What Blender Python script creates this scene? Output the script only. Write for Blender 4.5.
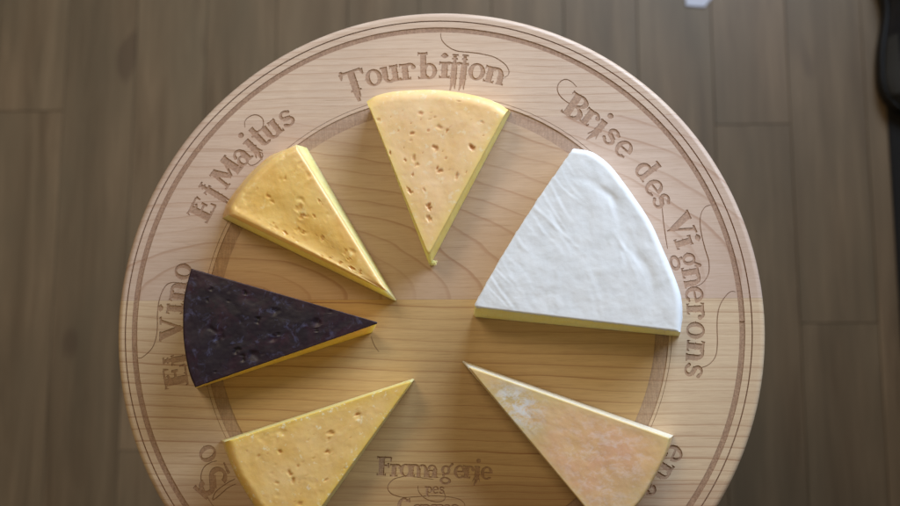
import bpy, bmesh, math, random
from mathutils import Vector, Matrix, noise
from mathutils.geometry import delaunay_2d_cdt
random.seed(7)
S = bpy.context.scene
for o in list(bpy.data.objects): bpy.data.objects.remove(o, do_unlink=True)
# ---------------------------------------------------------------- measurements (metres, board centre = 0,0)
CAM = {"loc": [0.05733, -0.04639, 1.49649], "mat": [[0.99853, 0.00707, 0.05373], [0.0, 0.99145, -0.13045], [-0.05419, 0.13026, 0.99]], "f": 950.0}
EDGE = [[0.00185, -0.00073], 0.27361]
IN = [[0.00037, -0.00063], 0.18407, 0.19526]
TEXT = {"Tourbillon": [["T", -0.07067, 0.21145, 0.01425, -18.48], ["o", -0.05252, 0.21329, 0.01341, -13.83], ["u", -0.03826, 0.21628, 0.01341, -10.03], ["r", -0.02253, 0.21826, 0.01341, -5.89], ["b", -0.00506, 0.21884, 0.01341, -1.33], ["i", 0.00932, 0.21903, 0.01341, 2.44], ["L", 0.01759, 0.21844, 0.01341, 4.6], ["L", 0.02584, 0.21784, 0.01341, 6.77], ["o", 0.0373, 0.217, 0.01341, 9.75], ["n", 0.05313, 0.21332, 0.01341, 13.99]], "Brise": [["B", 0.12363, 0.1828, 0.01341, 34.07], ["r", 0.13454, 0.17382, 0.01341, 37.74], ["j", 0.14245, 0.1658, 0.01341, 40.67], ["s", 0.15193, 0.15761, 0.01341, 43.95], ["e", 0.16216, 0.14674, 0.01341, 47.86]], "des": [["d", 0.1795, 0.12701, 0.013, 54.72], ["e", 0.18665, 0.11288, 0.013, 58.84], ["s", 0.1926, 0.10158, 0.013, 62.19]], "Vignerons": [["V", 0.20861, 0.08087, 0.01341, 68.81], ["i", 0.2098, 0.06604, 0.013, 72.53], ["g", 0.21221, 0.05126, 0.013, 76.42], ["n", 0.21545, 0.03664, 0.013, 80.35], ["e", 0.21727, 0.02211, 0.013, 84.19], ["r", 0.21779, 0.00815, 0.013, 87.86], ["o", 0.21727, -0.00747, 0.013, 91.97], ["n", 0.21628, -0.0249, 0.013, 96.57], ["s", 0.21463, -0.04044, 0.013, 100.67]], "ElMaitus": [["E", -0.19973, 0.09846, 0.01341, -63.76], ["L", -0.19071, 0.11243, 0.01341, -59.48], ["M", -0.18056, 0.13041, 0.01341, -54.16], ["a", -0.16731, 0.14373, 0.01341, -49.34], ["j", -0.15879, 0.15366, 0.01341, -45.94], ["t", -0.15058, 0.15979, 0.01341, -43.3], ["u", -0.1411, 0.16769, 0.01341, -40.08], ["s", -0.12848, 0.17779, 0.01341, -35.85]], "ElVino": [["E", -0.21775, -0.04429, 0.01341, -101.5], ["L", -0.21509, -0.03042, 0.01341, -98.05], ["V", -0.22384, -0.00502, 0.01341, -91.28], ["i", -0.22105, 0.01245, 0.013, -86.78], ["n", -0.21832, 0.02743, 0.013, -82.84], ["o", -0.21502, 0.04411, 0.013, -78.41]], "Fromagerie": [["F", -0.03962, -0.12052, 0.00964, 2.0], ["r", -0.03049, -0.12201, 0.00922, 2.0], ["o", -0.02238, -0.12197, 0.00922, 2.0], ["m", -0.01146, -0.12216, 0.00922, 2.0], ["a", -0.00073, -0.12267, 0.00922, 3.0], ["g", 0.01081, -0.12285, 0.00922, 4.0], ["e", 0.02217, -0.12295, 0.00922, 4.0], ["r", 0.02956, -0.12315, 0.00922, 5.0], ["j", 0.03654, -0.12328, 0.00922, 6.0], ["e", 0.04433, -0.1238, 0.00922, 6.0]], "des2": [["p", -0.00316, -0.13755, 0.00503, 0.0], ["e", 0.00235, -0.13751, 0.00503, 0.0], ["s", 0.00737, -0.13772, 0.00503, 0.0]], "Go": [["C", -0.02367, -0.15209, 0.00838, 0.0], ["o", -0.01256, -0.15361, 0.00796, 0.0], ["m", -0.00229, -0.15353, 0.00796, 0.0], ["m", 0.00919, -0.15345, 0.00796, 0.0], ["e", 0.0182, -0.15338, 0.00796, 0.0]], "left": [["o", -0.18851, -0.10908, 0.01258, -120.06], ["S", -0.18249, -0.13216, 0.01425, -125.91]], "right": [["e", 0.19626, -0.1073, 0.01258, 118.67], ["n", 0.187, -0.1213, 0.01174, 122.97], ["a", 0.17496, -0.13486, 0.01174, 127.62]]}
SWIRL = {"Tourbillon": [[[0.00623, 0.25374], [0.00606, 0.24983], [0.00755, 0.24526], [0.01184, 0.24065], [0.01629, 0.23766], [0.02195, 0.23566], [0.0324, 0.23446], [0.04196, 0.23284], [0.05297, 0.22966], [0.06185, 0.2232], [0.06509, 0.21749], [0.06437, 0.21357], [0.0609, 0.2113]]], "Brise": [[[0.12328, 0.20193], [0.11882, 0.20672], [0.11337, 0.20886], [0.10809, 0.20539], [0.10671, 0.19902], [0.11021, 0.19266], [0.11696, 0.18732], [0.12071, 0.18682]]], "des": [[[0.19286, 0.09636], [0.19374, 0.08356], [0.19506, 0.07165], [0.19647, 0.06064]]], "Vignerons": [[[0.23363, 0.09766], [0.22944, 0.09642], [0.22597, 0.09211], [0.22406, 0.08464], [0.22476, 0.07353], [0.22737, 0.06067], [0.22992, 0.05114], [0.23001, 0.04192], [0.22775, 0.03607], [0.2239, 0.0315], [0.21806, 0.02861]], [[0.25123, 0.02436], [0.24682, 0.02438], [0.24182, 0.0195], [0.23773, 0.01271], [0.23564, 0.00477], [0.23488, -0.00497], [0.23464, -0.01845], [0.23272, -0.02885], [0.2273, -0.03539], [0.22038, -0.03824]]], "ElMaitus": [[[-0.16499, 0.17027], [-0.16516, 0.1761], [-0.16041, 0.18051], [-0.15469, 0.18132], [-0.14955, 0.17766], [-0.14912, 0.17138], [-0.15254, 0.16696], [-0.15786, 0.16793]], [[-0.16328, 0.14128], [-0.15964, 0.1368], [-0.15439, 0.13762], [-0.14926, 0.14287], [-0.14938, 0.14731], [-0.1538, 0.14826]]], "ElVino": [[[-0.21392, 0.03084], [-0.2175, 0.03344], [-0.22278, 0.03484], [-0.22881, 0.0329], [-0.23323, 0.02578], [-0.23548, 0.01661], [-0.23611, 0.00644], [-0.23569, -0.00362], [-0.23675, -0.01373], [-0.23997, -0.02194], [-0.24755, -0.02895], [-0.25142, -0.02954]]], "Fromagerie": [[[0.00061, -0.1291], [-0.00731, -0.12817], [-0.01606, -0.12718], [-0.02565, -0.12723], [-0.03333, -0.12985], [-0.03733, -0.13575], [-0.0339, -0.14095], [-0.02554, -0.14354], [-0.01714, -0.1434], [-0.01006, -0.14288], [-0.0015, -0.14234], [0.00754, -0.1426], [0.0196, -0.1442], [0.02557, -0.14775], [0.02638, -0.15253]], [[-0.01223, -0.13439], [-0.0118, -0.1384], [-0.0089, -0.14239], [-0.00396, -0.14556], [0.00262, -0.14711], [0.00836, -0.14627], [0.01041, -0.14306], [0.00918, -0.13987]]], "left": [[[-0.18051, -0.11502], [-0.18555, -0.11627], [-0.19134, -0.12039], [-0.19362, -0.12799], [-0.19175, -0.13571], [-0.18856, -0.14242], [-0.18446, -0.1492], [-0.17922, -0.15482]], [[-0.16389, -0.13367], [-0.17053, -0.13696], [-0.17709, -0.14267], [-0.18285, -0.14676], [-0.18054, -0.14027], [-0.17232, -0.13372], [-0.16486, -0.12962]]], "right": []}
SCRATCH = [[-0.05243, -0.01137], [-0.05112, -0.01556], [-0.04896, -0.02017], [-0.04554, -0.02476]]
CRUMB = [-0.00031, 0.05013]
SEAM = [0.01924, -0.13022, 0.17608]
WEDGE = {"tourbillon": {"h": 0.036, "A": [-0.05464, 0.18417], "B": [0.06466, 0.17501], "tip": [-0.00153, 0.05232], "arc": [[-0.04634, 0.18917], [-0.02884, 0.19273], [0.00195, 0.19349], [0.0293, 0.18961], [0.04991, 0.18373]], "bA": None, "bB": [0.06668, 0.18059], "btip": [-0.00301, 0.04717], "barc": None, "bowL": [0.0, -0.0], "bowR": [0.0, -0.0], "pits": [[-0.0153, 0.15337, 1], [0.00699, 0.15897, 1.3], [0.00331, 0.14173, 1.2], [-0.01396, 0.13272, 1.3], [0.00827, 0.12156, 1.2], [0.02138, 0.11682, 1.3], [0.03412, 0.1409, 1.5], [-0.00148, 0.09175, 1.4], [-0.00105, 0.08184, 1.5], [-0.01669, 0.10476, 1.2], [-0.04318, 0.16522, 0.9], [-0.00834, 0.17021, 1], [0.0424, 0.16225, 0.8], [-0.03338, 0.13717, 0.7], [0.01278, 0.13238, 0.7], [-0.01146, 0.12724, 1], [0.00035, 0.1705, 0.6], [0.01359, 0.15507, 0.9], [0.00455, 0.1392, 1], [-0.02095, 0.13113, 0.7], [0.0235, 0.18034, 0.7], [-0.00521, 0.10589, 0.8], [0.0054, 0.1241, 0.7], [0.02915, 0.12048, 0.6], [-0.0269, 0.15565, 0.5]]}, "maitus": {"h": 0.036, "A": [-0.16915, 0.08796], "B": [-0.113, 0.14711], "tip": [-0.03406, 0.02243], "arc": [[-0.16611, 0.09798], [-0.15731, 0.11132], [-0.14554, 0.12467], [-0.12996, 0.138]], "bA": [-0.18237, 0.09041], "bB": [-0.11001, 0.15168], "btip": [-0.02983, 0.01668], "barc": [[-0.17839, 0.10307], [-0.16789, 0.11835], [-0.15514, 0.13276], [-0.13793, 0.14628]], "bowL": [0.0, -0.0], "bowR": [0.0, -0.0], "pits": [[-0.12027, 0.11721, 0.9], [-0.13408, 0.10225, 1.1], [-0.13062, 0.0972, 0.9], [-0.1089, 0.09197, 1.6], [-0.10545, 0.08528, 1.4], [-0.09161, 0.09764, 0.9], [-0.09552, 0.08519, 0.8], [-0.08858, 0.06692, 1], [-0.12677, 0.07551, 1], [-0.11922, 0.0713, 1.1], [-0.10936, 0.07453, 1], [-0.10435, 0.07201, 0.8], [-0.14342, 0.10822, 0.6], [-0.0695, 0.05525, 1.1], [-0.06358, 0.04211, 1.2], [-0.05701, 0.03881, 1], [-0.08172, 0.05042, 0.8], [-0.07346, 0.04627, 0.9], [-0.08831, 0.05128, 0.8], [-0.06614, 0.04949, 0.7]]}, "brie": {"h": 0.04, "A": [0.11692, 0.13923], "B": [0.19873, -0.01057], "tip": [0.03464, 0.00974], "arc": [[0.13008, 0.13673], [0.14165, 0.12898], [0.15064, 0.11898], [0.16412, 0.09918], [0.17704, 0.07793], [0.18664, 0.05481], [0.19637, 0.02888], [0.19989, 0.01144]], "bA": None, "bB": [0.20363, -0.01238], "btip": [0.03258, 0.00432], "barc": None, "bowL": [-0.00335, -0.0], "bowR": [0.0, -0.0], "pits": []}, "vino": {"h": 0.036, "A": [-0.18996, -0.05397], "B": [-0.19664, 0.04262], "tip": [-0.04047, -0.00238], "arc": [[-0.19608, -0.03886], [-0.20057, -0.01744], [-0.20204, 0.00202], [-0.20143, 0.0212]], "bA": [-0.19958, -0.05517], "bB": None, "btip": [-0.04951, -0.00802], "barc": None, "bowL": [0.0, -0.0], "bowR": [0.0, -0.0], "pits": [[-0.1397, 0.00019, 2], [-0.151, 0.02219, 1.6], [-0.10572, 0.01872, 1.5], [-0.15623, -0.02397, 2.2], [-0.15115, -0.02959, 2], [-0.1792, 0.0256, 1.4], [-0.12558, 0.02614, 1.2], [-0.08099, 0.00646, 1.1], [-0.09213, -0.00802, 1.5], [-0.12304, -0.01116, 1.4], [-0.17368, -0.04159, 1.2], [-0.16483, 0.01572, 1], [-0.18221, 0.01662, 1.3]]}, "lower_left": {"h": 0.036, "A": [-0.10642, -0.17619], "B": [-0.16658, -0.09782], "tip": [-0.01384, -0.04836], "arc": [[-0.12085, -0.16947], [-0.13226, -0.15886], [-0.14137, -0.14703], [-0.15267, -0.1305], [-0.16164, -0.11344]], "bA": None, "bB": [-0.17767, -0.0982], "btip": [-0.0143, -0.04606], "barc": None, "bowL": [0.0, -0.0], "bowR": [0.0, -0.0], "pits": [[-0.13679, -0.10865, 1], [-0.1192, -0.10468, 1], [-0.0786, -0.0897, 1.5], [-0.08092, -0.09439, 1], [-0.08155, -0.10452, 0.9], [-0.11079, -0.12174, 1.3], [-0.10829, -0.12637, 1.1], [-0.05799, -0.07555, 0.9], [-0.09185, -0.10923, 0.8], [-0.10453, -0.1155, 0.7], [-0.08197, -0.12622, 0.9], [-0.10232, -0.14483, 1.3], [-0.12373, -0.08356, 0.6], [-0.09693, -0.09523, 0.6], [-0.12183, -0.12877, 1], [-0.067, -0.11687, 0.7]]}, "lower_right": {"h": 0.034, "A": [0.18875, -0.09322], "B": [0.13834, -0.16679], "tip": [0.02953, -0.0369], "arc": [[0.18451, -0.10588], [0.17393, -0.12575], [0.16192, -0.14401]], "bA": [0.19678, -0.09289], "bB": None, "btip": [0.02246, -0.03109], "barc": None, "bowL": [0.0, -0.0], "bowR": [0.0, -0.0], "pits": []}}
FSEAM = [-0.6897, -0.4398, -0.1931, -0.0668, 0.4278, 0.5404, 0.5404, 0.6535]
FJ = [[-0.73241, 0.39428], [0.48419, 0.35411], [0.59633, 0.03762], [0.46246, -0.18481], [-0.56334, 0.05086]]
ZT = 0.70          # height of the board's top face above the floor
# ---------------------------------------------------------------- camera
cd = bpy.data.cameras.new('camera'); cam = bpy.data.objects.new('camera', cd); S.collection.objects.link(cam)
m = CAM['mat']
cam.matrix_world = Matrix.Translation(CAM['loc']) @ Matrix(((m[0][0], m[0][1], m[0][2]), (m[1][0], m[1][1], m[1][2]), (m[2][0], m[2][1], m[2][2]))).to_4x4()
cd.sensor_width = 36; cd.lens = 36 * CAM['f'] / 900; cd.clip_start = 0.02; cd.clip_end = 50
cd.dof.use_dof = True; cd.dof.focus_distance = 0.778; cd.dof.aperture_fstop = 3.8
S.camera = cam
# ---------------------------------------------------------------- world, lamps, exposure
w = bpy.data.worlds.new('World'); S.world = w; w.use_nodes = True
w.node_tree.nodes['Background'].inputs[0].default_value = (1.0, 0.75, 0.43, 1)
w.node_tree.nodes['Background'].inputs[1].default_value = 0.135
def area(name, loc, target, sx, sy, power, col):
    l = bpy.data.lights.new(name, 'AREA'); l.shape = 'RECTANGLE'; l.size = sx; l.size_y = sy; l.energy = power; l.color = col
    o = bpy.data.objects.new(name, l); S.collection.objects.link(o); o.location = loc
    o.rotation_euler = (Vector(target) - Vector(loc)).to_track_quat('-Z', 'Y').to_euler(); return o
area('window_light', (0.95, 1.35, 1.30), (0.0, 0.0, 0.70), 1.5, 0.7, 62, (0.67, 0.81, 1.0))
area('room_lamp', (-0.60, 1.00, 2.30), (0.0, 0.0, 0.70), 0.6, 0.6, 9.5, (1.0, 0.82, 0.56))
S.view_settings.view_transform = 'Standard'; S.view_settings.look = 'None'; S.view_settings.exposure = 0; S.view_settings.gamma = 1
S.render.engine = 'CYCLES'
# ---------------------------------------------------------------- helpers
def tag(o, label=None, cat=None, group=None, kind=None):
    if label: o['label'] = label
    if cat: o['category'] = cat
    if group: o['group'] = group
    if kind: o['kind'] = kind
    return o
def empty(name, loc):
    o = bpy.data.objects.new(name, None); o.empty_display_size = 0.02; S.collection.objects.link(o); o.location = loc; return o
def mesh_obj(name, verts, faces, mat, parent=None, smooth=False, loc=None):
    """verts in world space; object origin at loc (or the parent's location)"""
    me = bpy.data.meshes.new(name)
    base = Vector(loc) if loc is not None else (parent.location.copy() if parent else Vector((0, 0, 0)))
    me.from_pydata([tuple(Vector(v) - base) for v in verts], [], faces); me.update()
    o = bpy.data.objects.new(name, me); S.collection.objects.link(o)
    if parent: o.parent = parent
    else: o.location = base
    if mat: me.materials.append(mat)
    if smooth:
        for p in me.polygons: p.use_smooth = True
    return o
class NT:
    def __init__(s, name):
        s.m = bpy.data.materials.new(name); s.m.use_nodes = True; s.t = s.m.node_tree; s.b = s.t.nodes['Principled BSDF']
    def n(s, typ, **kw):
        x = s.t.nodes.new(typ)
        for k, v in kw.items():
            if k.startswith('i_'):
                key = k[2:]; key = int(key) if key.isdigit() else key.replace('_', ' '); tgt = x.inputs[key]
                if isinstance(v, bpy.types.NodeSocket): s.t.links.new(v, tgt)
                else: tgt.default_value = v
            else: setattr(x, k, v)
        return x
    def math(s, op, a, b=0.0, c=None, clamp=False):
        x = s.n('ShaderNodeMath', operation=op, i_0=a, i_1=b); x.use_clamp = clamp
        if c is not None:
            if isinstance(c, bpy.types.NodeSocket): s.t.links.new(c, x.inputs[2])
            else: x.inputs[2].default_value = c
        return x.outputs[0]
    def mix(s, f, a, b, blend='MIX'):
        x = s.n('ShaderNodeMix', data_type='RGBA', blend_type=blend)
        for i, v in ((0, f), (6, a), (7, b)):
            if isinstance(v, bpy.types.NodeSocket): s.t.links.new(v, x.inputs[i])
            else: x.inputs[i].default_value = v if i == 0 else (*v, 1) if len(v) == 3 else v
        return x.outputs[2]
    def ramp(s, f, pts, interp='LINEAR'):
        x = s.n('ShaderNodeValToRGB', i_0=f); x.color_ramp.interpolation = interp; e = x.color_ramp.elements
        while len(e) < len(pts): e.new(0.5)
        for i, (p, c) in enumerate(pts):
            e[i].position = p; e[i].color = (c, c, c, 1) if not hasattr(c, '__len__') else (*c, 1)
        return x.outputs[0]
    def coord(s, scale=(1, 1, 1), loc=(0, 0, 0)):
        g = s.n('ShaderNodeNewGeometry')
        return s.n('ShaderNodeMapping', i_Vector=g.outputs['Position'], i_Scale=scale, i_Location=loc).outputs[0]
    def noise(s, v, scale, detail=3, rough=0.5, dist=0.0):
        return s.n('ShaderNodeTexNoise', i_Vector=v, i_Scale=scale, i_Detail=detail, i_Roughness=rough, i_Distortion=dist).outputs['Fac']
    def bump(s, h, strength, dist, normal=None):
        x = s.n('ShaderNodeBump', i_Strength=strength, i_Distance=dist, i_Height=h)
        if normal is not None: s.t.links.new(normal, x.inputs['Normal'])
        return x.outputs[0]
    def out(s, col=None, rough=None, nrm=None, **kw):
        for k, v in (('Base Color', col), ('Roughness', rough), ('Normal', nrm)):
            if v is None: continue
            if isinstance(v, bpy.types.NodeSocket): s.t.links.new(v, s.b.inputs[k])
            else: s.b.inputs[k].default_value = (*v, 1) if hasattr(v, '__len__') and len(v) == 3 else v
        for k, v in kw.items():
            key = k.replace('_', ' '); s.b.inputs[key].default_value = v
        return s.m
def sc(r, g, b):
    f = lambda c: ((c/255+0.055)/1.055)**2.4 if c > 10 else c/255/12.92
    return (f(r), f(g), f(b))
# ---------------------------------------------------------------- materials
def maple(name, burnt=0.0, streak=False):
    """maple boards glued side by side; growth rings come from slicing a log lengthways"""
    t = NT(name)
    pos = t.n('ShaderNodeNewGeometry').outputs['Position']
    sep = t.n('ShaderNodeSeparateXYZ', i_0=pos); x, y = sep.outputs[0], sep.outputs[1]
    low = t.math('LESS_THAN', y, SEAM[0]); low2 = t.math('LESS_THAN', y, SEAM[1]); top = t.math('GREATER_THAN', y, SEAM[2])
    # warp
    wn = t.math('SUBTRACT', t.noise(t.coord((3.5, 9, 1), (0.3, 0.1, 0)), 1.0, 3, 0.55), 0.5)
    wn2 = t.math('SUBTRACT', t.noise(t.coord((9, 45, 1), (3.3, 0.7, 0)), 1.0, 2, 0.5), 0.5)
    warp = t.math('ADD', t.math('MULTIPLY', wn, 0.05), t.math('MULTIPLY', wn2, 0.006))
    def rings(yc, b, x0, ax, spacing, wmul):
        yy = t.math('SUBTRACT', t.math('ADD', y, t.math('MULTIPLY', warp, wmul)), yc)
        xx = t.math('MULTIPLY_ADD', t.math('SUBTRACT', x, x0), ax, b)
        r = t.math('SQRT', t.math('ADD', t.math('MULTIPLY', yy, yy), t.math('MULTIPLY', xx, xx)))
        r = t.math('ADD', r, t.math('MULTIPLY', warp, 0.35*wmul))
        return t.math('DIVIDE', r, spacing)
    ru = rings(0.020, 0.060, -0.02, 0.42, 0.0125, 0.7)     # upper centre board, cathedral figure
    rt = rings(-0.30, 0.10, 0.0, 0.02, 0.0062, 0.5)      # top board, straight grain
    rl = rings(0.33, 0.10, 0.05, -0.10, 0.0088, 0.55)    # lower board, nearly straight
    rb = rings(0.10, 0.05, 0.0, 0.05, 0.0052, 0.5)       # bottom board, fine grain
    def sel(f, a, b):
        q = t.n('ShaderNodeMix', data_type='FLOAT'); 
        for i, v in ((0, f), (2, a), (3, b)): t.t.links.new(v, q.inputs[i])
        return q.outputs[0]
    r = sel(top, ru, rt); r = sel(low, r, rl); r = sel(low2, r, rb)
    fr = t.math('FRACT', r); idx = t.math('FLOOR', r)
    rnd = t.n('ShaderNodeTexWhiteNoise', noise_dimensions='1D', i_W=idx).outputs[0]
    line = t.ramp(fr, [(0.0, 0.0), (0.55, 0.0), (0.84, 0.22), (0.92, 1.0), (0.965, 1.0), (1.0, 0.0)])
    patch = t.ramp(t.noise(t.coord((5, 14, 1), (1.7, 2.2, 0)), 1.0, 2), [(0.30, 0.45), (0.60, 1.0)])
    line = t.math('MULTIPLY', t.math('MULTIPLY', line, t.math('MULTIPLY_ADD', rnd, 0.6, 0.4)), patch)
    fib = t.noise(t.coord((9, 330, 20)), 1.0, 5, 0.72)
    fib2 = t.noise(t.coord((60, 1500, 60)), 1.0, 2, 0.6)
    blot = t.noise(t.coord((6, 11, 1), (5, 5, 0)), 1.0, 4, 0.6)
    cu = t.mix(blot, sc(196, 170, 152), sc(214, 190, 171))
    cl = t.mix(blot, sc(208, 182, 150), sc(224, 200, 168))
    cb = t.mix(blot, sc(190, 162, 134), sc(210, 184, 154))
    ct = t.mix(blot, sc(201, 176, 155), sc(219, 196, 176))
    q = t.mix(top, cu, ct); q = t.mix(low, q, cl); base = t.mix(low2, q, cb)
    base = t.mix(t.math('MULTIPLY', line, t.n('ShaderNodeMath', operation='MULTIPLY_ADD', i_0=low, i_1=0.30, i_2=0.50).outputs[0]), base, sc(150, 98, 66))
    base = t.mix(t.ramp(fib, [(0.40, 0.0), (0.72, 0.34)]), base, sc(170, 132, 102))
    base = t.mix(t.ramp(fib2, [(0.50, 0.0), (0.75, 0.28)]), base, sc(146, 108, 82))
    # inner disc tinted darker and yellower: warm shade among the wedges put into colour
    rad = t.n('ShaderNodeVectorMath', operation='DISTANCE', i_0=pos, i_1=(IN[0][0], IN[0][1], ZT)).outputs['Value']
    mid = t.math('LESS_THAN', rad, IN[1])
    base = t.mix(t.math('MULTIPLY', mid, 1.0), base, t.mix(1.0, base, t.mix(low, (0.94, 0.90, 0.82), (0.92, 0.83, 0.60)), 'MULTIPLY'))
    # seam hairline
    d = t.math('ABSOLUTE', t.math('SUBTRACT', y, SEAM[0])); seam = t.math('LESS_THAN', d, 0.00025)
    base = t.mix(t.math('MULTIPLY', seam, 0.35), base, sc(120, 85, 60))
    if burnt:
        sn = t.ramp(t.noise(t.coord((700, 900, 900)), 1.0, 3, 0.7), [(0.35, 0.0), (0.65, 1.0)])
        base = t.mix(burnt, base, t.mix(sn, sc(122, 84, 60), sc(178, 140, 112)))
        if streak:
            v = t.noise(t.coord((1300, 90, 1)), 1.0, 2, 0.6)
            base = t.mix(t.ramp(v, [(0.35, 0.0), (0.8, 0.35)]), base, sc(96, 70, 52))
    h = t.math('ADD', t.math('MULTIPLY', fib, 0.7), t.math('MULTIPLY', line, -0.4))
    rough = t.ramp(t.noise(t.coord((18, 22, 30)), 1.0, 5, 0.65), [(0.3, 0.34), (0.7, 0.58)]) if not burnt else 0.75
    vv = t.n('ShaderNodeMapping', i_Vector=pos, i_Rotation=(0, 0, 0.9), i_Scale=(10, 260, 1)).outputs[0]
    scr = t.ramp(t.noise(vv, 1.0, 2, 0.5), [(0.70, 0.0), (0.74, 1.0)])
    vv2 = t.n('ShaderNodeMapping', i_Vector=pos, i_Rotation=(0, 0, -0.5), i_Scale=(12, 300, 1)).outputs[0]
    scr = t.math('MAXIMUM', scr, t.ramp(t.noise(vv2, 1.0, 2, 0.5), [(0.71, 0.0), (0.75, 1.0)]))
    h = t.math('SUBTRACT', h, t.math('MULTIPLY', scr, 0.5))
    base = t.mix(t.math('MULTIPLY', scr, 0.25), base, sc(150, 116, 88))
    return t.out(base, rough, t.bump(h, 0.25, 0.0004), Specular_IOR_Level=0.45)
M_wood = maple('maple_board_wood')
M_burn = maple('laser_burnt_lettering', burnt=0.68)
M_band = maple('laser_burnt_inner_ring', burnt=0.45, streak=True)
M_band2 = maple('laser_burnt_outer_ring', burnt=0.75, streak=True)
M_line = maple('laser_burnt_line', burnt=0.85)
M_edge = maple('scorched_edge', burnt=1.0)
def floor_mat():
    t = NT('oak_floor_planks')
    at = t.n('ShaderNodeAttribute', attribute_name='tone'); tone = at.outputs['Fac']
    off = t.n('ShaderNodeCombineXYZ', i_0=t.math('MULTIPLY', tone, 7.0), i_1=t.math('MULTIPLY', tone, 31.0)).outputs[0]
    pos = t.n('ShaderNodeNewGeometry').outputs['Position']
    v = t.n('ShaderNodeVectorMath', operation='ADD', i_0=pos, i_1=off).outputs[0]
    mp = lambda sx, sy: t.n('ShaderNodeMapping', i_Vector=v, i_Scale=(sx, sy, 1)).outputs[0]
    wv = t.noise(mp(26, 2.2), 1.0, 5, 0.6, 0.6)
    fine = t.noise(mp(240, 7), 1.0, 3, 0.6)
    blob = t.noise(mp(9, 2.5), 1.0, 3, 0.55)
    c = t.mix(t.ramp(wv, [(0.34, 0.0), (0.66, 1.0)]), sc(104, 84, 62), sc(138, 115, 88))
    c = t.mix(t.ramp(blob, [(0.3, 0.0), (0.7, 0.7)]), c, sc(102, 90, 70))
    c = t.mix(t.ramp(fine, [(0.4, 0.0), (0.8, 0.3)]), c, sc(94, 76, 57))
    knot = t.ramp(t.noise(mp(11, 5), 1.0, 1), [(0.70, 0.0), (0.76, 0.6)])
    c = t.mix(knot, c, sc(88, 70, 54))
    k = t.math('MULTIPLY_ADD', tone, 0.20, 0.80)
    c = t.mix(1.0, c, t.n('ShaderNodeCombineXYZ', i_0=k, i_1=k, i_2=k).outputs[0], 'MULTIPLY')
    return t.out(c, 0.55, t.bump(wv, 0.15, 0.001), Specular_IOR_Level=0.35)
M_floor = floor_mat()
t = NT('floor_gap'); M_gap = t.out(sc(74, 62, 50), 0.9)
def cheese_mat(name, c1, c2, pit, edge=None, rough=(0.35, 0.55), sss=0.25, scale=60, speck=None, fleck=False, cells=0.0, bump=0.3, extra=None, radius=(1.0, 0.55, 0.2)):
    t = NT(name)
    at = t.n('ShaderNodeAttribute', attribute_name='pit').outputs['Fac']
    ed = t.n('ShaderNodeAttribute', attribute_name='border').outputs['Fac']
    n1 = t.noise(t.coord((1, 1, 1), (random.random()*9, 0, 0)), scale, 5, 0.6, 0.3)
    n2 = t.noise(t.coord(), scale*7, 4, 0.65)
    c = t.mix(t.ramp(n1, [(0.32, 0.0), (0.68, 1.0)]), c1, c2)
    if extra: c = extra(t, c)
    if edge: c = t.mix(t.math('MULTIPLY', ed, t.math('MULTIPLY_ADD', n1, 1.0, 0.3), clamp=True), c, edge)
    c = t.mix(t.math('MULTIPLY', at, 1.0, clamp=True), c, pit)
    if speck:
        n3 = t.noise(t.coord(), speck[1], 3, 0.6)
        c = t.mix(t.ramp(n3, [(speck[2], 0.0), (speck[2]+0.08, speck[3])]), c, speck[0])
    if fleck:
        n4 = t.noise(t.coord((1, 1, 1), (4, 4, 0)), 260, 3, 0.7)
        c = t.mix(t.math('MULTIPLY', t.ramp(n4, [(0.58, 0.0), (0.66, 0.85)]), t.ramp(ed, [(0.12, 0.0), (0.45, 1.0)])), c, sc(252, 244, 214))
    r = t.ramp(n2, [(0.3, rough[0]), (0.7, rough[1])])
    h = t.math('ADD', t.math('MULTIPLY', n1, 0.6), t.math('MULTIPLY', n2, 0.35))
    mat = t.out(c, r, t.bump(h, bump, 0.0012), Specular_IOR_Level=0.5)
    t.b.inputs['Subsurface Weight'].default_value = sss; t.b.inputs['Subsurface Radius'].default_value = radius; t.b.inputs['Subsurface Scale'].default_value = 0.014 if 'paste' in name else 0.006
    if 'paste' in name: t.b.inputs['Subsurface Weight'].default_value = 0.7; t.b.inputs['Subsurface Radius'].default_value = (1.0, 0.9, 0.8)
    return mat
def paste_extra(t, c):
    z = t.n('ShaderNodeSeparateXYZ', i_0=t.n('ShaderNodeNewGeometry').outputs['Position']).outputs[2]
    wob = t.math('MULTIPLY', t.math('SUBTRACT', t.noise(t.coord((120, 120, 120)), 1.0, 3), 0.5), 0.004)
    d = t.math('SUBTRACT', ZT+0.035, t.math('ADD', z, wob))
    c = t.mix(t.ramp(t.math('DIVIDE', d, 0.006), [(0.0, 0.55), (1.0, 0.0)]), c, sc(222, 180, 96))
    k = t.noise(t.coord((500, 500, 30)), 1.0, 3, 0.6)
    return t.mix(t.ramp(k, [(0.45, 0.0), (0.75, 0.35)]), c, sc(222, 196, 110))
def brie_extra(t, c):
    n = t.noise(t.coord((60, 60, 60)), 1.0, 4, 0.6)
    c = t.mix(t.ramp(n, [(0.60, 0.0), (0.78, 0.5)]), c, sc(206, 208, 204))
    return c
def purple_extra(t, c):
    n = t.noise(t.coord((38, 38, 38), (2, 4, 0)), 1.0, 4, 0.65, 0.5)
    c = t.mix(t.ramp(n, [(0.50, 0.0), (0.72, 0.8)]), c, sc(58, 20, 40))
    n = t.noise(t.coord((90, 90, 90), (7, 1, 0)), 1.0, 5, 0.75, 0.6)
    c = t.mix(t.ramp(n, [(0.55, 0.0), (0.68, 0.65)]), c, sc(88, 90, 122))
    return c
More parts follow.
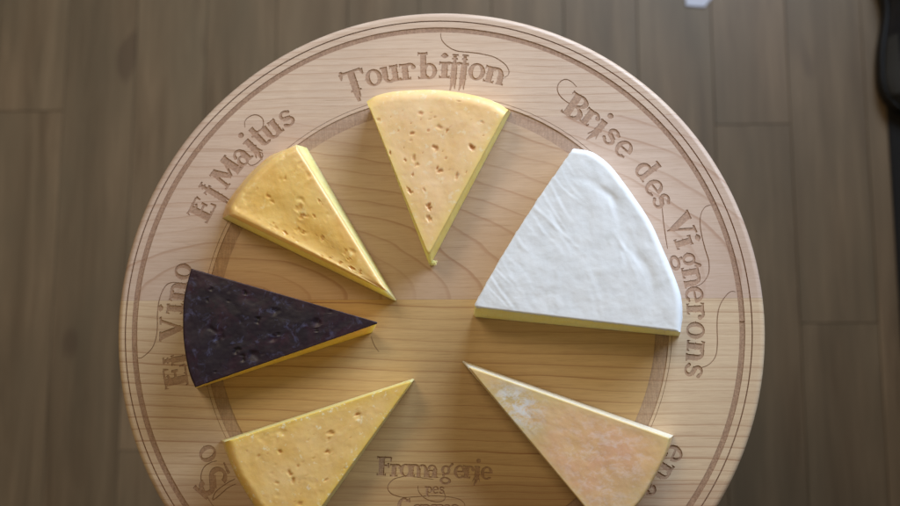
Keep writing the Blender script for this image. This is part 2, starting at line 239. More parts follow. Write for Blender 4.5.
def mould_extra(t, c):
    # white bloom in the middle, green-grey and pink rind towards the wide end
    pos = t.n('ShaderNodeNewGeometry').outputs['Position']
    def blob(px, py, r):
        d = t.n('ShaderNodeVectorMath', operation='DISTANCE', i_0=pos, i_1=(px, py, ZT+0.034)).outputs['Value']
        return t.ramp(t.math('DIVIDE', d, r), [(0.35, 1.0), (1.0, 0.0)])
    pink = t.noise(t.coord((30, 30, 30), (9, 2, 0)), 1.0, 4, 0.6)
    c = t.mix(t.math('MULTIPLY', blob(0.130, -0.118, 0.075), t.ramp(pink, [(0.35, 0.1), (0.62, 0.8)])), c, sc(224, 172, 138))
    c = t.mix(t.math('MULTIPLY', blob(0.070, -0.072, 0.040), t.ramp(pink, [(0.40, 0.8), (0.60, 0.2)])), c, sc(196, 178, 128))
    c = t.mix(t.math('MULTIPLY', blob(0.155, -0.142, 0.035), t.ramp(pink, [(0.35, 0.0), (0.60, 0.5)])), c, sc(198, 180, 128))
    fl = t.noise(t.coord((130, 190, 130), (1, 8, 0)), 1.0, 4, 0.68, 0.4)
    m1 = t.math('MULTIPLY', blob(0.066, -0.070, 0.030), t.ramp(fl, [(0.42, 0.0), (0.60, 0.85)]))
    c = t.mix(m1, c, sc(222, 222, 224))
    m2 = t.math('MULTIPLY', blob(0.135, -0.115, 0.062), t.ramp(fl, [(0.46, 0.0), (0.68, 0.55)]))
    c = t.mix(m2, c, sc(232, 214, 206))
    return c
MC = {
 'tourbillon': (cheese_mat('smooth_ivory_rind', sc(236, 194, 130), sc(246, 210, 162), sc(206, 142, 82), sc(246, 214, 116), scale=32, sss=0.3, speck=(sc(246, 228, 196), 160, 0.60, 0.5)),
                cheese_mat('pale_yellow_paste', sc(246, 226, 122), sc(252, 240, 160), sc(200, 180, 90), rough=(0.3, 0.5), scale=70, extra=paste_extra)),
 'maitus': (cheese_mat('amber_rind', sc(232, 180, 84), sc(242, 204, 122), sc(224, 166, 80), sc(242, 204, 150), rough=(0.26, 0.42), scale=28, sss=0.3, speck=(sc(248, 222, 160), 120, 0.60, 0.5), bump=0.4),
            cheese_mat('pale_yellow_paste', sc(246, 230, 140), sc(250, 240, 178), sc(200, 180, 90), rough=(0.3, 0.5), scale=70, extra=paste_extra)),
 'brie': (cheese_mat('white_mould_rind', (0.80, 0.82, 0.84), (0.86, 0.87, 0.88), sc(160, 165, 165), rough=(0.75, 0.95), scale=50, sss=0.15, extra=brie_extra, bump=0.25, radius=(0.8, 0.8, 0.8)),
          cheese_mat('creamy_yellow_paste', sc(255, 234, 128), sc(255, 243, 172), sc(200, 180, 90), rough=(0.25, 0.45), scale=80, sss=0.5)),
 'vino': (cheese_mat('wine_dark_rind', sc(22, 15, 28), sc(32, 23, 38), sc(18, 14, 22), sc(50, 24, 36), rough=(0.34, 0.5), scale=30, sss=0.0, extra=purple_extra, bump=0.22),
          cheese_mat('golden_paste', sc(236, 188, 64), sc(244, 204, 90), sc(200, 160, 60), rough=(0.3, 0.5), scale=70, extra=paste_extra)),
 'lower_left': (cheese_mat('light_yellow_rind', sc(232, 188, 104), sc(243, 208, 144), sc(216, 160, 88), sc(240, 202, 80), rough=(0.3, 0.5), scale=30, fleck=True, sss=0.3, speck=(sc(250, 238, 200), 170, 0.62, 0.7)),
                cheese_mat('pale_yellow_paste', sc(236, 222, 140), sc(244, 232, 164), sc(200, 180, 90), rough=(0.3, 0.5), scale=70, extra=paste_extra)),
 'lower_right': (cheese_mat('tan_mottled_rind', sc(218, 176, 120), sc(230, 192, 140), sc(196, 150, 100), sc(220, 196, 132), rough=(0.45, 0.7), scale=42, sss=0.2, extra=mould_extra, bump=0.2),
                 cheese_mat('cream_paste', sc(232, 218, 188), sc(240, 230, 208), sc(210, 190, 140), rough=(0.35, 0.55), scale=70)),
}
# ---------------------------------------------------------------- floor: planks 120 mm wide running up the picture
PW = 0.1185; x_ref = -0.1931
seed_joint = {}
verts, faces, tones = [], [], []
gap = 0.0003
def joints(k):
    L = 1.25
    fixed = {-5: 0.3943, 5: 0.3541, 6: 0.0376}
    off = fixed.get(k, (k*0.47) % L)
    return [off + L*i for i in range(-4, 5)]
for k in range(-26, 28):
    x0 = x_ref + k*PW; x1 = x0 + PW
    kk = k
    js = joints(kk)
    for i in range(len(js)-1):
        y0, y1 = js[i], js[i+1]
        ys = [y0+gap, y1-gap]; xs = [x0+gap, x1-gap]; c = 0.0005; b = len(verts)
        for z, ins in ((0.0, c), (-0.0012, 0.0), (-0.006, 0.0)):
            for (xx, sx), (yy, sy) in (((xs[0], 1), (ys[0], 1)), ((xs[1], -1), (ys[0], 1)), ((xs[1], -1), (ys[1], -1)), ((xs[0], 1), (ys[1], -1))):
                verts.append((xx+sx*ins*0.7, yy+sy*ins*0.7, z))
        faces.append((b, b+1, b+2, b+3))
        for r in (0, 4):
            for q in range(4): faces.append((b+r+q, b+r+4+q, b+r+4+(q+1) % 4, b+r+(q+1) % 4))
        tv = random.random()
        tones += [tv]*12
fl = mesh_obj('floor', verts, faces, M_floor); tag(fl, kind='structure')
a = fl.data.attributes.new('tone', 'FLOAT', 'POINT'); a.data.foreach_set('value', tones)
g = 3.4
sub = mesh_obj('subfloor', [(-g, -5, -0.006), (g, -5, -0.006), (g, 5, -0.006), (-g, 5, -0.006)], [(0, 1, 2, 3)], M_gap); tag(sub, kind='structure')
# ---------------------------------------------------------------- glyphs: western display letters drawn as strokes
BOLD = 1.40
def seg(x0, y0, x1, y1, w0, w1=None):
    w1 = w0 if w1 is None else w1
    dx, dy = x1-x0, y1-y0; L = math.hypot(dx, dy) or 1; nx, ny = -dy/L/2*BOLD, dx/L/2*BOLD
    return [[(x0-nx*w0, y0-ny*w0), (x1-nx*w1, y1-ny*w1), (x1+nx*w1, y1+ny*w1), (x0+nx*w0, y0+ny*w0)]]
def arc(cx, cy, rx, ry, wx, wy, a0=0, a1=360, n=None):
    n = n or max(6, int(abs(a1-a0)/15)); out = []; wx *= 1.25; wy *= 1.35
    for i in range(n):
        p = []
        for a in (a0+(a1-a0)*i/n, a0+(a1-a0)*(i+1)/n):
            c, s_ = math.cos(math.radians(a)), math.sin(math.radians(a))
            p.append(((cx+rx*c, cy+ry*s_), (cx+(rx-wx)*c, cy+(ry-wy)*s_)))
        out.append([p[0][0], p[1][0], p[1][1], p[0][1]])
    return out
def disc(cx, cy, r, n=12): return [[(cx+r*math.cos(i*2*math.pi/n), cy+r*math.sin(i*2*math.pi/n)) for i in range(n)]]
def spur(x, y, w, s=0.11): return [[(x-w/2-s, y), (x, y-s), (x+w/2+s, y), (x, y+s)]]
def slab(x, y, w, h=0.11): return [[(x-w/2, y-h/2), (x+w/2, y-h/2), (x+w/2*0.9, y+h/2), (x-w/2*0.9, y+h/2)]]
def stem(x, y0, y1, w=0.25, st=True, sb=True, mid=True, sw=0.48):
    o = seg(x, y0, x, y1, w)
    if st: o += seg(x-sw/2, y1+.02, x-sw/2-.06, y1-.20, .09, .03)+seg(x+sw/2-.05, y1+.02, x+sw/2, y1-.17, .08, .03)
    if sb: o += seg(x-sw/2, y0, x-sw/2-.04, y0+.18, .08, .03)+seg(x+sw/2, y0, x+sw/2+.04, y0+.18, .08, .03)
    o += spur(x, y0+(y1-y0)*.30, w, .06)+spur(x, y0+(y1-y0)*.70, w, .06)
    if st: o += slab(x-0.03, y1-0.055, sw)
    if sb: o += slab(x, y0+0.055, sw)
    if mid: o += spur(x, (y0+y1)/2, w)
    return o
def sway(x, y0, y1, w=0.22):   # stem that drips below the line in a hook
    return seg(x, y0, x, y1, w)+seg(x, y1, x+0.02, y1-0.0, w)+seg(x-0.04, y0+0.02, x-0.16, y0-0.16, 0.12, 0.05)+seg(x+0.08, y0+0.02, x-0.01, y0-0.24, 0.10, 0.04)
def G(ch):
    o = []
    if ch == 'o': o = arc(0, .5, .47, .53, .21, .10)+spur(-.38, .5, .14, .07)+spur(.38, .5, .14, .07)
    elif ch == 'e': o = arc(0, .5, .46, .53, .20, .10, 2, 318)+seg(-.36, .50, .44, .56, .09)+disc(.30, .16, .07)+spur(-.36, .5, .14, .07)
    elif ch == 'a': o = arc(-.08, .30, .36, .33, .19, .09)+seg(.24, .04, .24, .72, .22)+arc(.0, .70, .35, .34, .15, .10, 0, 165)+disc(-.25, .74, .11)+slab(.34, .05, .30)
    elif ch == 'u': o = seg(-.28, .30, -.28, .97, .23)+slab(-.32, .94, .44)+arc(-.02, .32, .38, .36, .2, .13, 180, 340)+stem(.28, 0, 1, .23, sw=.40)
    elif ch == 'n': o = stem(-.30, 0, 1, .24)+arc(.05, .66, .38, .36, .22, .13, 0, 150)+seg(.32, .68, .32, .04, .23)+slab(.34, .055, .44)+spur(.32, .42, .2)
    elif ch == 'm': o = stem(-.58, 0, 1, .22, sw=.4)+arc(-.28, .68, .34, .34, .18, .12, 0, 150)+seg(-.02, .68, -.02, .04, .20)+slab(-.02, .055, .34)+arc(.28, .68, .34, .34, .18, .12, 0, 150)+seg(.54, .68, .54, .04, .20)+slab(.56, .055, .36)
    elif ch == 'r': o = stem(-.16, 0, 1, .25)+arc(.14, .66, .30, .36, .13, .12, 20, 150)+disc(.32, .74, .14)
    elif ch == 'b': o = stem(-.26, 0.0, 1.62, .24)+arc(.08, .46, .42, .50, .20, .11, -150, 150)+spur(.40, .46, .14, .07)+seg(-.3, 1.15, -.1, 1.15, .1)
    elif ch == 'd': o = arc(-.10, .46, .42, .50, .20, .11, 30, 330)+seg(.20, .02, .14, 1.45, .20, .22)+slab(.10, 1.42, .46)+slab(.30, .05, .30)+spur(-.42, .46, .14, .07)+spur(.18, 1.05, .2)
    elif ch == 'p': o = stem(-.26, -.5, 1, .22)+arc(.06, .52, .40, .48, .19, .11, -150, 150)
    elif ch == 'i': o = stem(0, 0, 1, .25)+disc(-.02, 1.38, .17)+slab(-.02, 1.38, .44, .08)
    elif ch == 'j': o = seg(0, .1, 0, 1, .25)+slab(-.04, .94, .46)+spur(0, .6, .25)+disc(.02, 1.42, .17)+seg(.04, .15, -.14, -.55, .24, .05)+seg(-.08, .2, -.30, -.25, .12, .03)+seg(.10, .2, .24, -.2, .10, .03)+seg(-.2, .28, .22, .34, .08)
    elif ch == 'L': o = stem(0, -.35, 1.0, .24, sb=False)+slab(0, 1.22, .34, .10)+seg(0, 1.0, 0, 1.40, .13)+slab(.02, 1.46, .38, .10)+seg(-.06, -.3, -.14, -.72, .11, .05)+seg(.08, -.3, .12, -.62, .08, .04)+slab(0, .03, .42, .08)+slab(0, .30, .36, .06)
    elif ch == 't': o = seg(-.04, .16, -.04, 1.42, .23)+slab(0, .95, .66)+arc(.14, .20, .30, .22, .14, .12, 180, 330)+spur(-.04, 1.3, .2, .08)
    elif ch == 's': o = arc(0, .73, .33, .29, .16, .10, 10, 250)+arc(0, .27, .36, .30, .17, .10, -170, 80)+disc(.27, .80, .10)+disc(-.28, .20, .10)+seg(-.20, .58, .22, .42, .19)
    elif ch == 'g': o = arc(-.02, .62, .36, .38, .18, .10)+seg(.22, .86, .44, 1.10, .10, .13)+disc(.44, 1.12, .11)+seg(-.20, .28, -.14, .08, .12)+arc(0, -.22, .44, .30, .17, .11)+spur(-.30, .62, .14, .06)
    elif ch == 'V': o = seg(-.40, 1.12, .06, -.10, .30, .22)+seg(.46, 1.12, .06, -.10, .12, .10)+slab(-.40, 1.12, .58, .12)+slab(.46, 1.12, .46, .12)+spur(-.2, .58, .2)+seg(.06, .0, .02, -.40, .16, .03)
    elif ch == 'B': o = stem(-.34, -.20, 1.28, .30, sw=.6, mid=False)+arc(-.10, .92, .52, .38, .24, .10, -88, 92)+arc(-.12, .18, .60, .42, .26, .11, -92, 90)+seg(-.3, .56, .02, .56, .12)+slab(-.12, 1.25, .4, .1)+slab(-.12, -.17, .4, .1)
    elif ch == 'E': o = stem(-.28, -.14, 1.24, .30, sw=.58, mid=False)+slab(.06, 1.19, .72, .11)+slab(.08, -.09, .78, .11)+seg(-.2, .55, .26, .55, .10)+seg(.26, .36, .26, .74, .10)+seg(.42, 1.2, .40, .90, .12, .05)+seg(.46, -.1, .46, .24, .12, .05)+seg(-.10, .9, .1, 1.02, .1)
    elif ch == 'F': o = stem(-.26, -.05, 1.40, .30, sw=.56, mid=False)+slab(.08, 1.35, .74, .11)+seg(-.2, .74, .24, .74, .10)+seg(.24, .56, .24, .92, .10)+seg(.42, 1.38, .42, 1.02, .12, .05)
    elif ch == 'M': o = seg(-.56, -.14, -.50, 1.10, .15)+slab(-.58, -.10, .46)+slab(-.46, 1.16, .50, .12)+seg(-.44, 1.14, .02, .10, .28, .20)+seg(.48, 1.14, .02, .10, .12, .1)+seg(.54, -.14, .50, 1.14, .30)+slab(.56, -.10, .58)+slab(.54, 1.16, .50, .12)+spur(.52, .5, .26)
    elif ch == 'T': o = slab(0, 1.0, 1.18, .15)+seg(-.54, 1.0, -.60, .66, .18, .05)+seg(.54, 1.0, .60, .66, .18, .05)+seg(0, 1.0, 0, -.10, .28)+spur(0, .35, .28)+slab(0, -.12, .62, .10)+seg(-.06, -.1, -.02, -.78, .22, .12)+seg(.12, -.1, .10, -.55, .10, .06)+spur(0, -.42, .16)+disc(-.52, 1.08, .1)
    elif ch == 'C': o = arc(0, .6, .58, .78, .26, .12, 40, 320)+disc(.40, 1.1, .14)+seg(.46, 1.35, .46, .95, .08)
    elif ch == 'S': o = arc(0, .95, .45, .42, .22, .12, 0, 250)+arc(.1, .15, .50, .46, .22, .12, -170, 80)+seg(-.25, .72, .32, .38, .26)+seg(-.5, 1.3, .4, 1.5, .08, .16)+seg(-.1, -.4, .5, -.5, .12, .05)
    return o
# ---------------------------------------------------------------- board with real engraving
board = empty('cheese_board', (0, 0, ZT-0.026))
tag(board, 'round light maple serving board with laser engraved cheese names and rings, under the six wedges', 'cheese board')
polys, owner, feats = [], [], []     # feats: (object name, material, depth)
def add_feat(name, mat, depth, plist, label=None):
    k = len(feats); feats.append((name, mat, depth, label))
    for p in plist:
        A = sum(p[i][0]*p[(i+1) % len(p)][1]-p[(i+1) % len(p)][0]*p[i][1] for i in range(len(p)))
        if abs(A) < 1e-10: continue
        polys.append(p if A > 0 else p[::-1]); owner.append(k)
def annulus(cx, cy, r0, r1, n=300):
    out = []
    for i in range(n):
        a, b = i*2*math.pi/n, (i+1)*2*math.pi/n
        out.append([(cx+r0*math.cos(a), cy+r0*math.sin(a)), (cx+r1*math.cos(a), cy+r1*math.sin(a)), (cx+r1*math.cos(b), cy+r1*math.sin(b)), (cx+r0*math.cos(b), cy+r0*math.sin(b))])
    return out
add_feat('engraved_ring', M_line, 0.0010, annulus(0, 0, 0.2630, 0.2640))
add_feat('engraved_ring', M_band2, 0.0005, annulus(0, 0, 0.2532, 0.2578))
add_feat('engraved_ring', M_band, 0.0006, annulus(IN[0][0], IN[0][1], IN[1], IN[2]))
add_feat('engraved_ring', M_line, 0.0004, annulus(IN[0][0]-.0003, IN[0][1], IN[2]+.0026, IN[2]+.0030))
def catmull(pts, n=6):
    P = [pts[0]]+list(pts)+[pts[-1]]; out = []
    for i in range(1, len(P)-2):
        for j in range(n):
            t_ = j/n; q = []
            for d in (0, 1):
                a, b, c, e = P[i-1][d], P[i][d], P[i+1][d], P[i+2][d]
                q.append(0.5*(2*b+(c-a)*t_+(2*a-5*b+4*c-e)*t_*t_+(3*b-a-3*c+e)*t_**3))
            out.append(tuple(q))
    out.append(tuple(pts[-1])); return out
def stroke(pts, w, taper=True):
    c = catmull(pts, 7); n = len(c); L = []; R = []
    for i, p in enumerate(c):
        a = c[max(0, i-1)]; b = c[min(n-1, i+1)]; dx, dy = b[0]-a[0], b[1]-a[1]; l = math.hypot(dx, dy) or 1
        ww = w*(0.65+0.55*math.sin(math.pi*i/(n-1))) if taper else w
        L.append((p[0]-dy/l*ww/2, p[1]+dx/l*ww/2)); R.append((p[0]+dy/l*ww/2, p[1]-dx/l*ww/2))
    return [[R[i], R[i+1], L[i+1], L[i]] for i in range(n-1)]
rr = random.Random(3)
for word, letters in TEXT.items():
    pl = []
    for ch, x, y, size, ang in letters:
        a = math.radians(-ang); ca, sa = math.cos(a), math.sin(a)
        for p in G(ch):
            q = []
            for gx, gy in p:
                # slight raggedness of the worn letter style
                u, v = gx*1.16*size, (gy-0.5)*1.10*size
                q.append((x+u*ca-v*sa, y+u*sa+v*ca))
            pl.append(q)
    for s_ in SWIRL.get(word, []): pl += stroke(s_, 0.00078 if word != 'Fromagerie' else 0.0006)
    add_feat('lettering', M_burn, 0.0005, pl)
add_feat('scratch', M_line, 0.0003, stroke(SCRATCH, 0.0005))
ecx, ecy = EDGE[0]; RE = EDGE[1]; RF = RE-0.0055; NS = 360
K = 1000.0
iv = []; ifc = []; circ = [((ecx+RF*math.cos(i*2*math.pi/NS))*K, (ecy+RF*math.sin(i*2*math.pi/NS))*K) for i in range(NS)]
iv += circ; ifc.append(list(range(NS)))
for p in polys:
    b = len(iv); iv += [(x*K, y*K) for x, y in p]; ifc.append(list(range(b, b+len(p))))
ov, oe, of, _, _, fid = delaunay_2d_cdt([Vector(v) for v in iv], [], ifc, 1, 1e-4, True)
own = []
for ids in fid:
    f = -1
    for i in ids:
        if i > 0: f = owner[i-1]; break
    own.append(f)
V2 = [(v[0]/K, v[1]/K) for v in ov]
edge_faces = {}
for fi, f in enumerate(of):
    for i in range(len(f)):
        e = (f[i], f[(i+1) % len(f)]); edge_faces.setdefault((min(e), max(e)), []).append((fi, e))
def collect(k):
    vs, fs, idx = [], [], {}
    dz = 0 if k < 0 else feats[k][2]; walls = []
    def vid(i, z):
        key = (i, z)
        if key not in idx: idx[key] = len(vs); vs.append((V2[i][0], V2[i][1], ZT-z))
        return idx[key]
    for fi, f in enumerate(of):
        if own[fi] != k: continue
        fs.append([vid(i, dz) for i in f])
        if k >= 0:
            for i in range(len(f)):
                e = (f[i], f[(i+1) % len(f)]); ef = edge_faces[(min(e), max(e))]
                for (fj, _) in ef:
                    if fj != fi and own[fj] < 0:
                        a, b = e; walls.append([vid(b, dz), vid(a, dz), vid(a, 0.0), vid(b, 0.0)])
    return vs, fs, walls
vs, fs, _ = collect(-1)
# lathe rim and underside joined to the flat top
prof = [(RF, 0.0), (RF+0.0016, -0.0003), (RF+0.0030, -0.0012), (RF+0.0042, -0.0028), (RF+0.0051, -0.0052), (RF+0.0055, -0.0085), (RF+0.0055, -0.0150), (RF+0.0050, -0.0185), (RF+0.0036, -0.0218), (RF+0.0012, -0.0243), (RF-0.003, -0.0258), (RF-0.010, -0.0260)]
b = len(vs); nflat = len(fs)
for (r, z) in prof:
    for i in range(NS):
        a = i*2*math.pi/NS; vs.append((ecx+r*math.cos(a), ecy+r*math.sin(a), ZT+z))
for j in range(len(prof)-1):
    for i in range(NS):
        i2 = (i+1) % NS; fs.append((b+j*NS+i, b+(j+1)*NS+i, b+(j+1)*NS+i2, b+j*NS+i2))
fs.append([b+(len(prof)-1)*NS+i for i in range(NS)][::-1])
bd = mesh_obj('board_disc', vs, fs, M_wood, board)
for i, p in enumerate(bd.data.polygons):
    if nflat <= i < nflat+(len(prof)-1)*NS: p.use_smooth = True
for k, (nm, mt, dz, lb) in enumerate(feats):
    vs, fs, wl_ = collect(k)
    if fs:
        ob = mesh_obj(nm, vs, fs+wl_, mt, board); ob.data.materials.append(M_edge)
        for p in ob.data.polygons[len(fs):]: p.material_index = 1
# turned pedestal that carries the board (directly below it)
t = NT('dark_turned_wood'); pn = t.noise(t.coord((40, 40, 4)), 1.0, 4); M_ped = t.out(t.mix(pn, sc(86, 60, 40), sc(120, 88, 60)), 0.5)
pv, pf = [], []; pp = [(0.16, 0.0), (0.165, 0.012), (0.15, 0.03), (0.06, 0.06), (0.035, 0.10), (0.03, 0.25), (0.042, 0.36), (0.03, 0.47), (0.035, 0.58), (0.07, 0.64), (0.12, 0.66), (0.125, ZT-0.0262)]
for r, z in pp:
    for i in range(48): pv.append((r*math.cos(i*math.pi/24), r*math.sin(i*math.pi/24), z))
for j in range(len(pp)-1):
    for i in range(48): pf.append((j*48+i, j*48+(i+1) % 48, (j+1)*48+(i+1) % 48, (j+1)*48+i))
pf.append([i for i in range(48)][::-1]); pf.append([(len(pp)-1)*48+i for i in range(48)])
mesh_obj('pedestal', pv, pf, M_ped, board, smooth=True)
# ---------------------------------------------------------------- cheese wedges
def fbm(x, y, z, o=4, r=0.5):
    v = 0; a = 1; t_ = 0
    for _ in range(o):
        v += a*noise.noise(Vector((x, y, z))); t_ += a; a *= r; x *= 2.07; y *= 2.07; z *= 2.07
    return v/t_
def arclen(pts, n):
    d = [0]
    for i in range(1, len(pts)): d.append(d[-1]+math.dist(pts[i], pts[i-1]))
    return lambda u: _at(pts, d, u)
def _at(pts, d, u):
    s_ = u*d[-1]; lo, hi = 0, len(d)-1
    while hi-lo > 1:
        m_ = (lo+hi)//2
        if d[m_] <= s_: lo = m_
        else: hi = m_
    f = (s_-d[lo])/max(1e-9, d[hi]-d[lo]); return Vector((pts[lo][0]*(1-f)+pts[hi][0]*f, pts[lo][1]*(1-f)+pts[hi][1]*f))
def spaced(n, e):     # 0..1, denser towards both ends
    out = []
    for i in range(n+1):
        t_ = i/n; s_ = 0.5-0.5*math.cos(math.pi*t_); out.append(t_*(1-e)+s_*e)
    return out
def wedge(key, label, style):
    D = WEDGE[key]; h = D['h']; st = style
    ra = st.get('round', 0.002)
    A, B, T = (Vector(D[k]) for k in ('A', 'B', 'tip'))
    top_arc = arclen(catmull([D['A']]+D['arc']+[D['B']], 8), 1)
    cen = (A+B+T)/3
    def outw(p, m_=0.0008):
        d = p-cen; return p+d.normalized()*m_
    bA = Vector(D['bA']) if D['bA'] else outw(A); bB = Vector(D['bB']) if D['bB'] else outw(B); bT = Vector(D['btip']) if D['btip'] else outw(T)
    if D['barc']: ba = [tuple(bA)]+D['barc']+[tuple(bB)]
    else:
        n = len(D['arc']); ba = [tuple(bA)]
        for i, p in enumerate(D['arc']):
            f = (i+1)/(n+1); off = (bA-A)*(1-f)+(bB-B)*f; q = Vector(p)
            ba.append(tuple(q+off*0.5+(q-T).normalized()*0.0006))
        ba.append(tuple(bB))
    bot_arc = arclen(catmull(ba, 8), 1)
    bl, br = Vector(D['bowL']), Vector(D['bowR'])
    NU, NV, NZ = st.get('nu', 110), st.get('nv', 150), 16
    us, vv = spaced(NU, 0.45), spaced(NV, 0.35)
    # wide end needs even cells; the tip shrinks by itself
    def pos(u, v, s_):      # s_ 1 = top outline, 0 = foot outline
        v = 0.012+0.988*v
        a = top_arc(u)*s_+bot_arc(u)*(1-s_); t_ = T*s_+bT*(1-s_)
        p = t_+(a-t_)*v
        bow = math.sin(math.pi*v)*s_
        return p+bl*((1-u)**3*bow)+br*(u**3*bow)
    wl = (A-T).length; La = (A-B).length
    pits = list(D['pits']); sd = st['seed']; pr_ = random.Random(int(sd*10))
    for _ in range(st.get('tiny', 0)):
        u_, v_ = pr_.uniform(0.06, 0.94), math.sqrt(pr_.uniform(0.06, 0.85)); q_ = pos(u_, v_, 1)
        pits.append((q_.x, q_.y, pr_.choice((0.22, 0.3, 0.3, 0.42, 0.55))))
    def pitf(x, y):
        dz = 0; col = 0
        for (px, py, pr) in pits:
            R = pr*st.get('pitr', 0.0019); dx, dy = x-px, y-py
            if abs(dx) > 4*R or abs(dy) > 4*R: continue
            a = math.atan2(dy, dx); k = 1+0.9*noise.noise(Vector((math.cos(a)*1.9+px*900, math.sin(a)*1.9+py*900, sd)))+0.35*math.cos(2*(a-px*800)); k = max(0.35, k)
            q = math.hypot(dx, dy)/(R*k)
            if q < 1.6:
                sh = 0.55+0.45*math.sin(px*7000+py*3000)
                f = 1/(1+math.exp((q-0.85)*9)); dz -= f*st.get('pitd', 0.0016)*pr**0.7*(0.6+0.6*sh); col = max(col, f*(0.35+0.65*sh))
                dz += 0.00010*math.exp(-((q-1.25)/0.22)**2)
        return dz, col
    def topz(x, y, u, v):
        dl = u*La*v; dr = (1-u)*La*v; da = (1-v)*wl
        e = min(dl, dr); z = 0
        zr = 0
        for d, r in ((dl, st.get('rside', 0.0008)), (dr, st.get('rside', 0.0008)), (da, st.get('rarc', ra))):
            q = min(1, max(0, d/r)); zr = max(zr, r*(1-math.sqrt(max(0, 1-(1-q)**2))))
        inner = min(1, min(e/0.006, da/0.010))
        z -= zr
        z += st.get('amp', 0.0006)*fbm(x*40, y*40, sd, 4)*(0.35+0.65*inner)
        z += st.get('fine', 0.0002)*fbm(x*240, y*240, sd+5, 3, 0.6)
        if st.get('dents'):
            n = fbm(x*st['dents'][1]+9, y*st['dents'][1], sd+2, 3, 0.55); z -= st['dents'][0]*max(0, n-st['dents'][2])*inner
        if st.get('fn'): z += st['fn'](x, y, u, v, inner)
        dz, col = pitf(x, y)
        border = math.exp(-min(e, 9)/0.004)*0.8+math.exp(-da/0.006)*0.6
        return z+dz, col, min(1, border)
    V, C, Bd = [], [], []; grid = {}
    for j, v in enumerate(vv):
        if j == 0:
            p = pos(0.5, 0, 1); z, c_, b_ = topz(p.x, p.y, 0.5, 0.02); i0 = len(V); V.append((p.x, p.y, ZT+h+z-0.0005)); C.append(c_); Bd.append(b_)
            for i in range(NU+1): grid[(i, 0)] = i0
            continue
        for i, u in enumerate(us):
            p = pos(u, v, 1); z, c_, b_ = topz(p.x, p.y, u, v)
            # ragged cut edges
            rag = st.get('rag', 0.0003)
            if i in (0, NU): p = p+(B-A).normalized()*(rag*fbm(p.x*260, p.y*260, sd+7, 3))
            grid[(i, j)] = len(V); V.append((p.x, p.y, ZT+h+z)); C.append(c_); Bd.append(b_)
    rind_f, paste_f = [], []
    for j in range(NV):
        for i in range(NU):
            q = [grid[(i, j)], grid[(i+1, j)], grid[(i+1, j+1)], grid[(i, j+1)]]
            if j == 0: q = [q[0], q[2], q[3]]
            rind_f.append(q)
    # perimeter: left edge tip->A, arc, right edge B->tip
    per = [(0, j, 0) for j in range(NV)]+[(i, NV, 1) for i in range(NU)]+[(NU, j, 2) for j in range(NV, 0, -1)]
    kinds = [k for _, _, k in per]; n = len(per)
    lev = [[grid[(i, j)] for i, j, _ in per]]
    for l in range(1, NZ+1):
        row = []; f = l/NZ
        for (i, j, k) in per:
            u, v = us[i], vv[j]
            if j == 0: u = 0.5
            tp = Vector(V[grid[(i, j)]]); bp = pos(u, v, 0); bow0 = pos(u, v, 1)
            s_ = 1-f
            x = tp.x*s_+bp.x*f; y = tp.y*s_+bp.y*f; z = tp.z*s_+ZT*f
            if k == 1 or (k == 2 and j == NV):
                d = (top_arc(u)-T).normalized(); bu = math.sin(math.pi*min(1, f*1.02))**0.6*st.get('bulge', 0.0015)
                ce = min(1, min(u, 1-u)*14); x += d.x*bu*ce; y += d.y*bu*ce
            nn = fbm(x*70, y*70, z*70+sd, 3)*0.0003*min(1, 5*f*(1-f)+0.1)
            nn += fbm(x*25, y*25, z*300+sd, 2)*0.00025*min(1, 5*f*(1-f))
            d = Vector((x, y))-cen; d.normalize(); x += d.x*nn; y += d.y*nn
            row.append(len(V)); V.append((x, y, z+0.0001)); C.append(0); Bd.append(0.3 if k == 1 else 0)
        lev.append(row)
    for l in range(NZ):
        for q in range(n):
            q2 = (q+1) % n; f4 = [lev[l][q], lev[l+1][q], lev[l+1][q2], lev[l][q2]]
            f4 = [f4[0], f4[1], f4[2], f4[3]]
            seen = []; [seen.append(i) for i in f4 if i not in seen]
            (rind_f if kinds[q] == 1 else paste_f).append(seen)
    paste_f.append(lev[-1][:])
    org = Vector((cen.x, cen.y, ZT))
    root = empty('cheese_wedge', org); tag(root, label, 'cheese', 'cheese wedges fanned out around the board')
    for nm, fl_, mt in (('rind', rind_f, MC[key][0]), ('cut_paste', paste_f, MC[key][1])):
        used = sorted({i for f in fl_ for i in f}); mp = {o_: i for i, o_ in enumerate(used)}
        ob = mesh_obj(nm, [V[i] for i in used], [[mp[i] for i in f] for f in fl_], mt, root, smooth=True)
        a_ = ob.data.attributes.new('pit', 'FLOAT', 'POINT'); a_.data.foreach_set('value', [C[i] for i in used])
        a_ = ob.data.attributes.new('border', 'FLOAT', 'POINT'); a_.data.foreach_set('value', [Bd[i] for i in used])
        bm = bmesh.new(); bm.from_mesh(ob.data); bmesh.ops.recalc_face_normals(bm, faces=bm.faces)
        if nm == 'rind' and sum(f.normal.z*f.calc_area() for f in bm.faces) < 0: bmesh.ops.reverse_faces(bm, faces=bm.faces)
        if nm == 'cut_paste' and min(bm.faces, key=lambda f: f.calc_center_median().z).normal.z > 0: bmesh.ops.reverse_faces(bm, faces=bm.faces)
        bm.to_mesh(ob.data); bm.free()
    return root
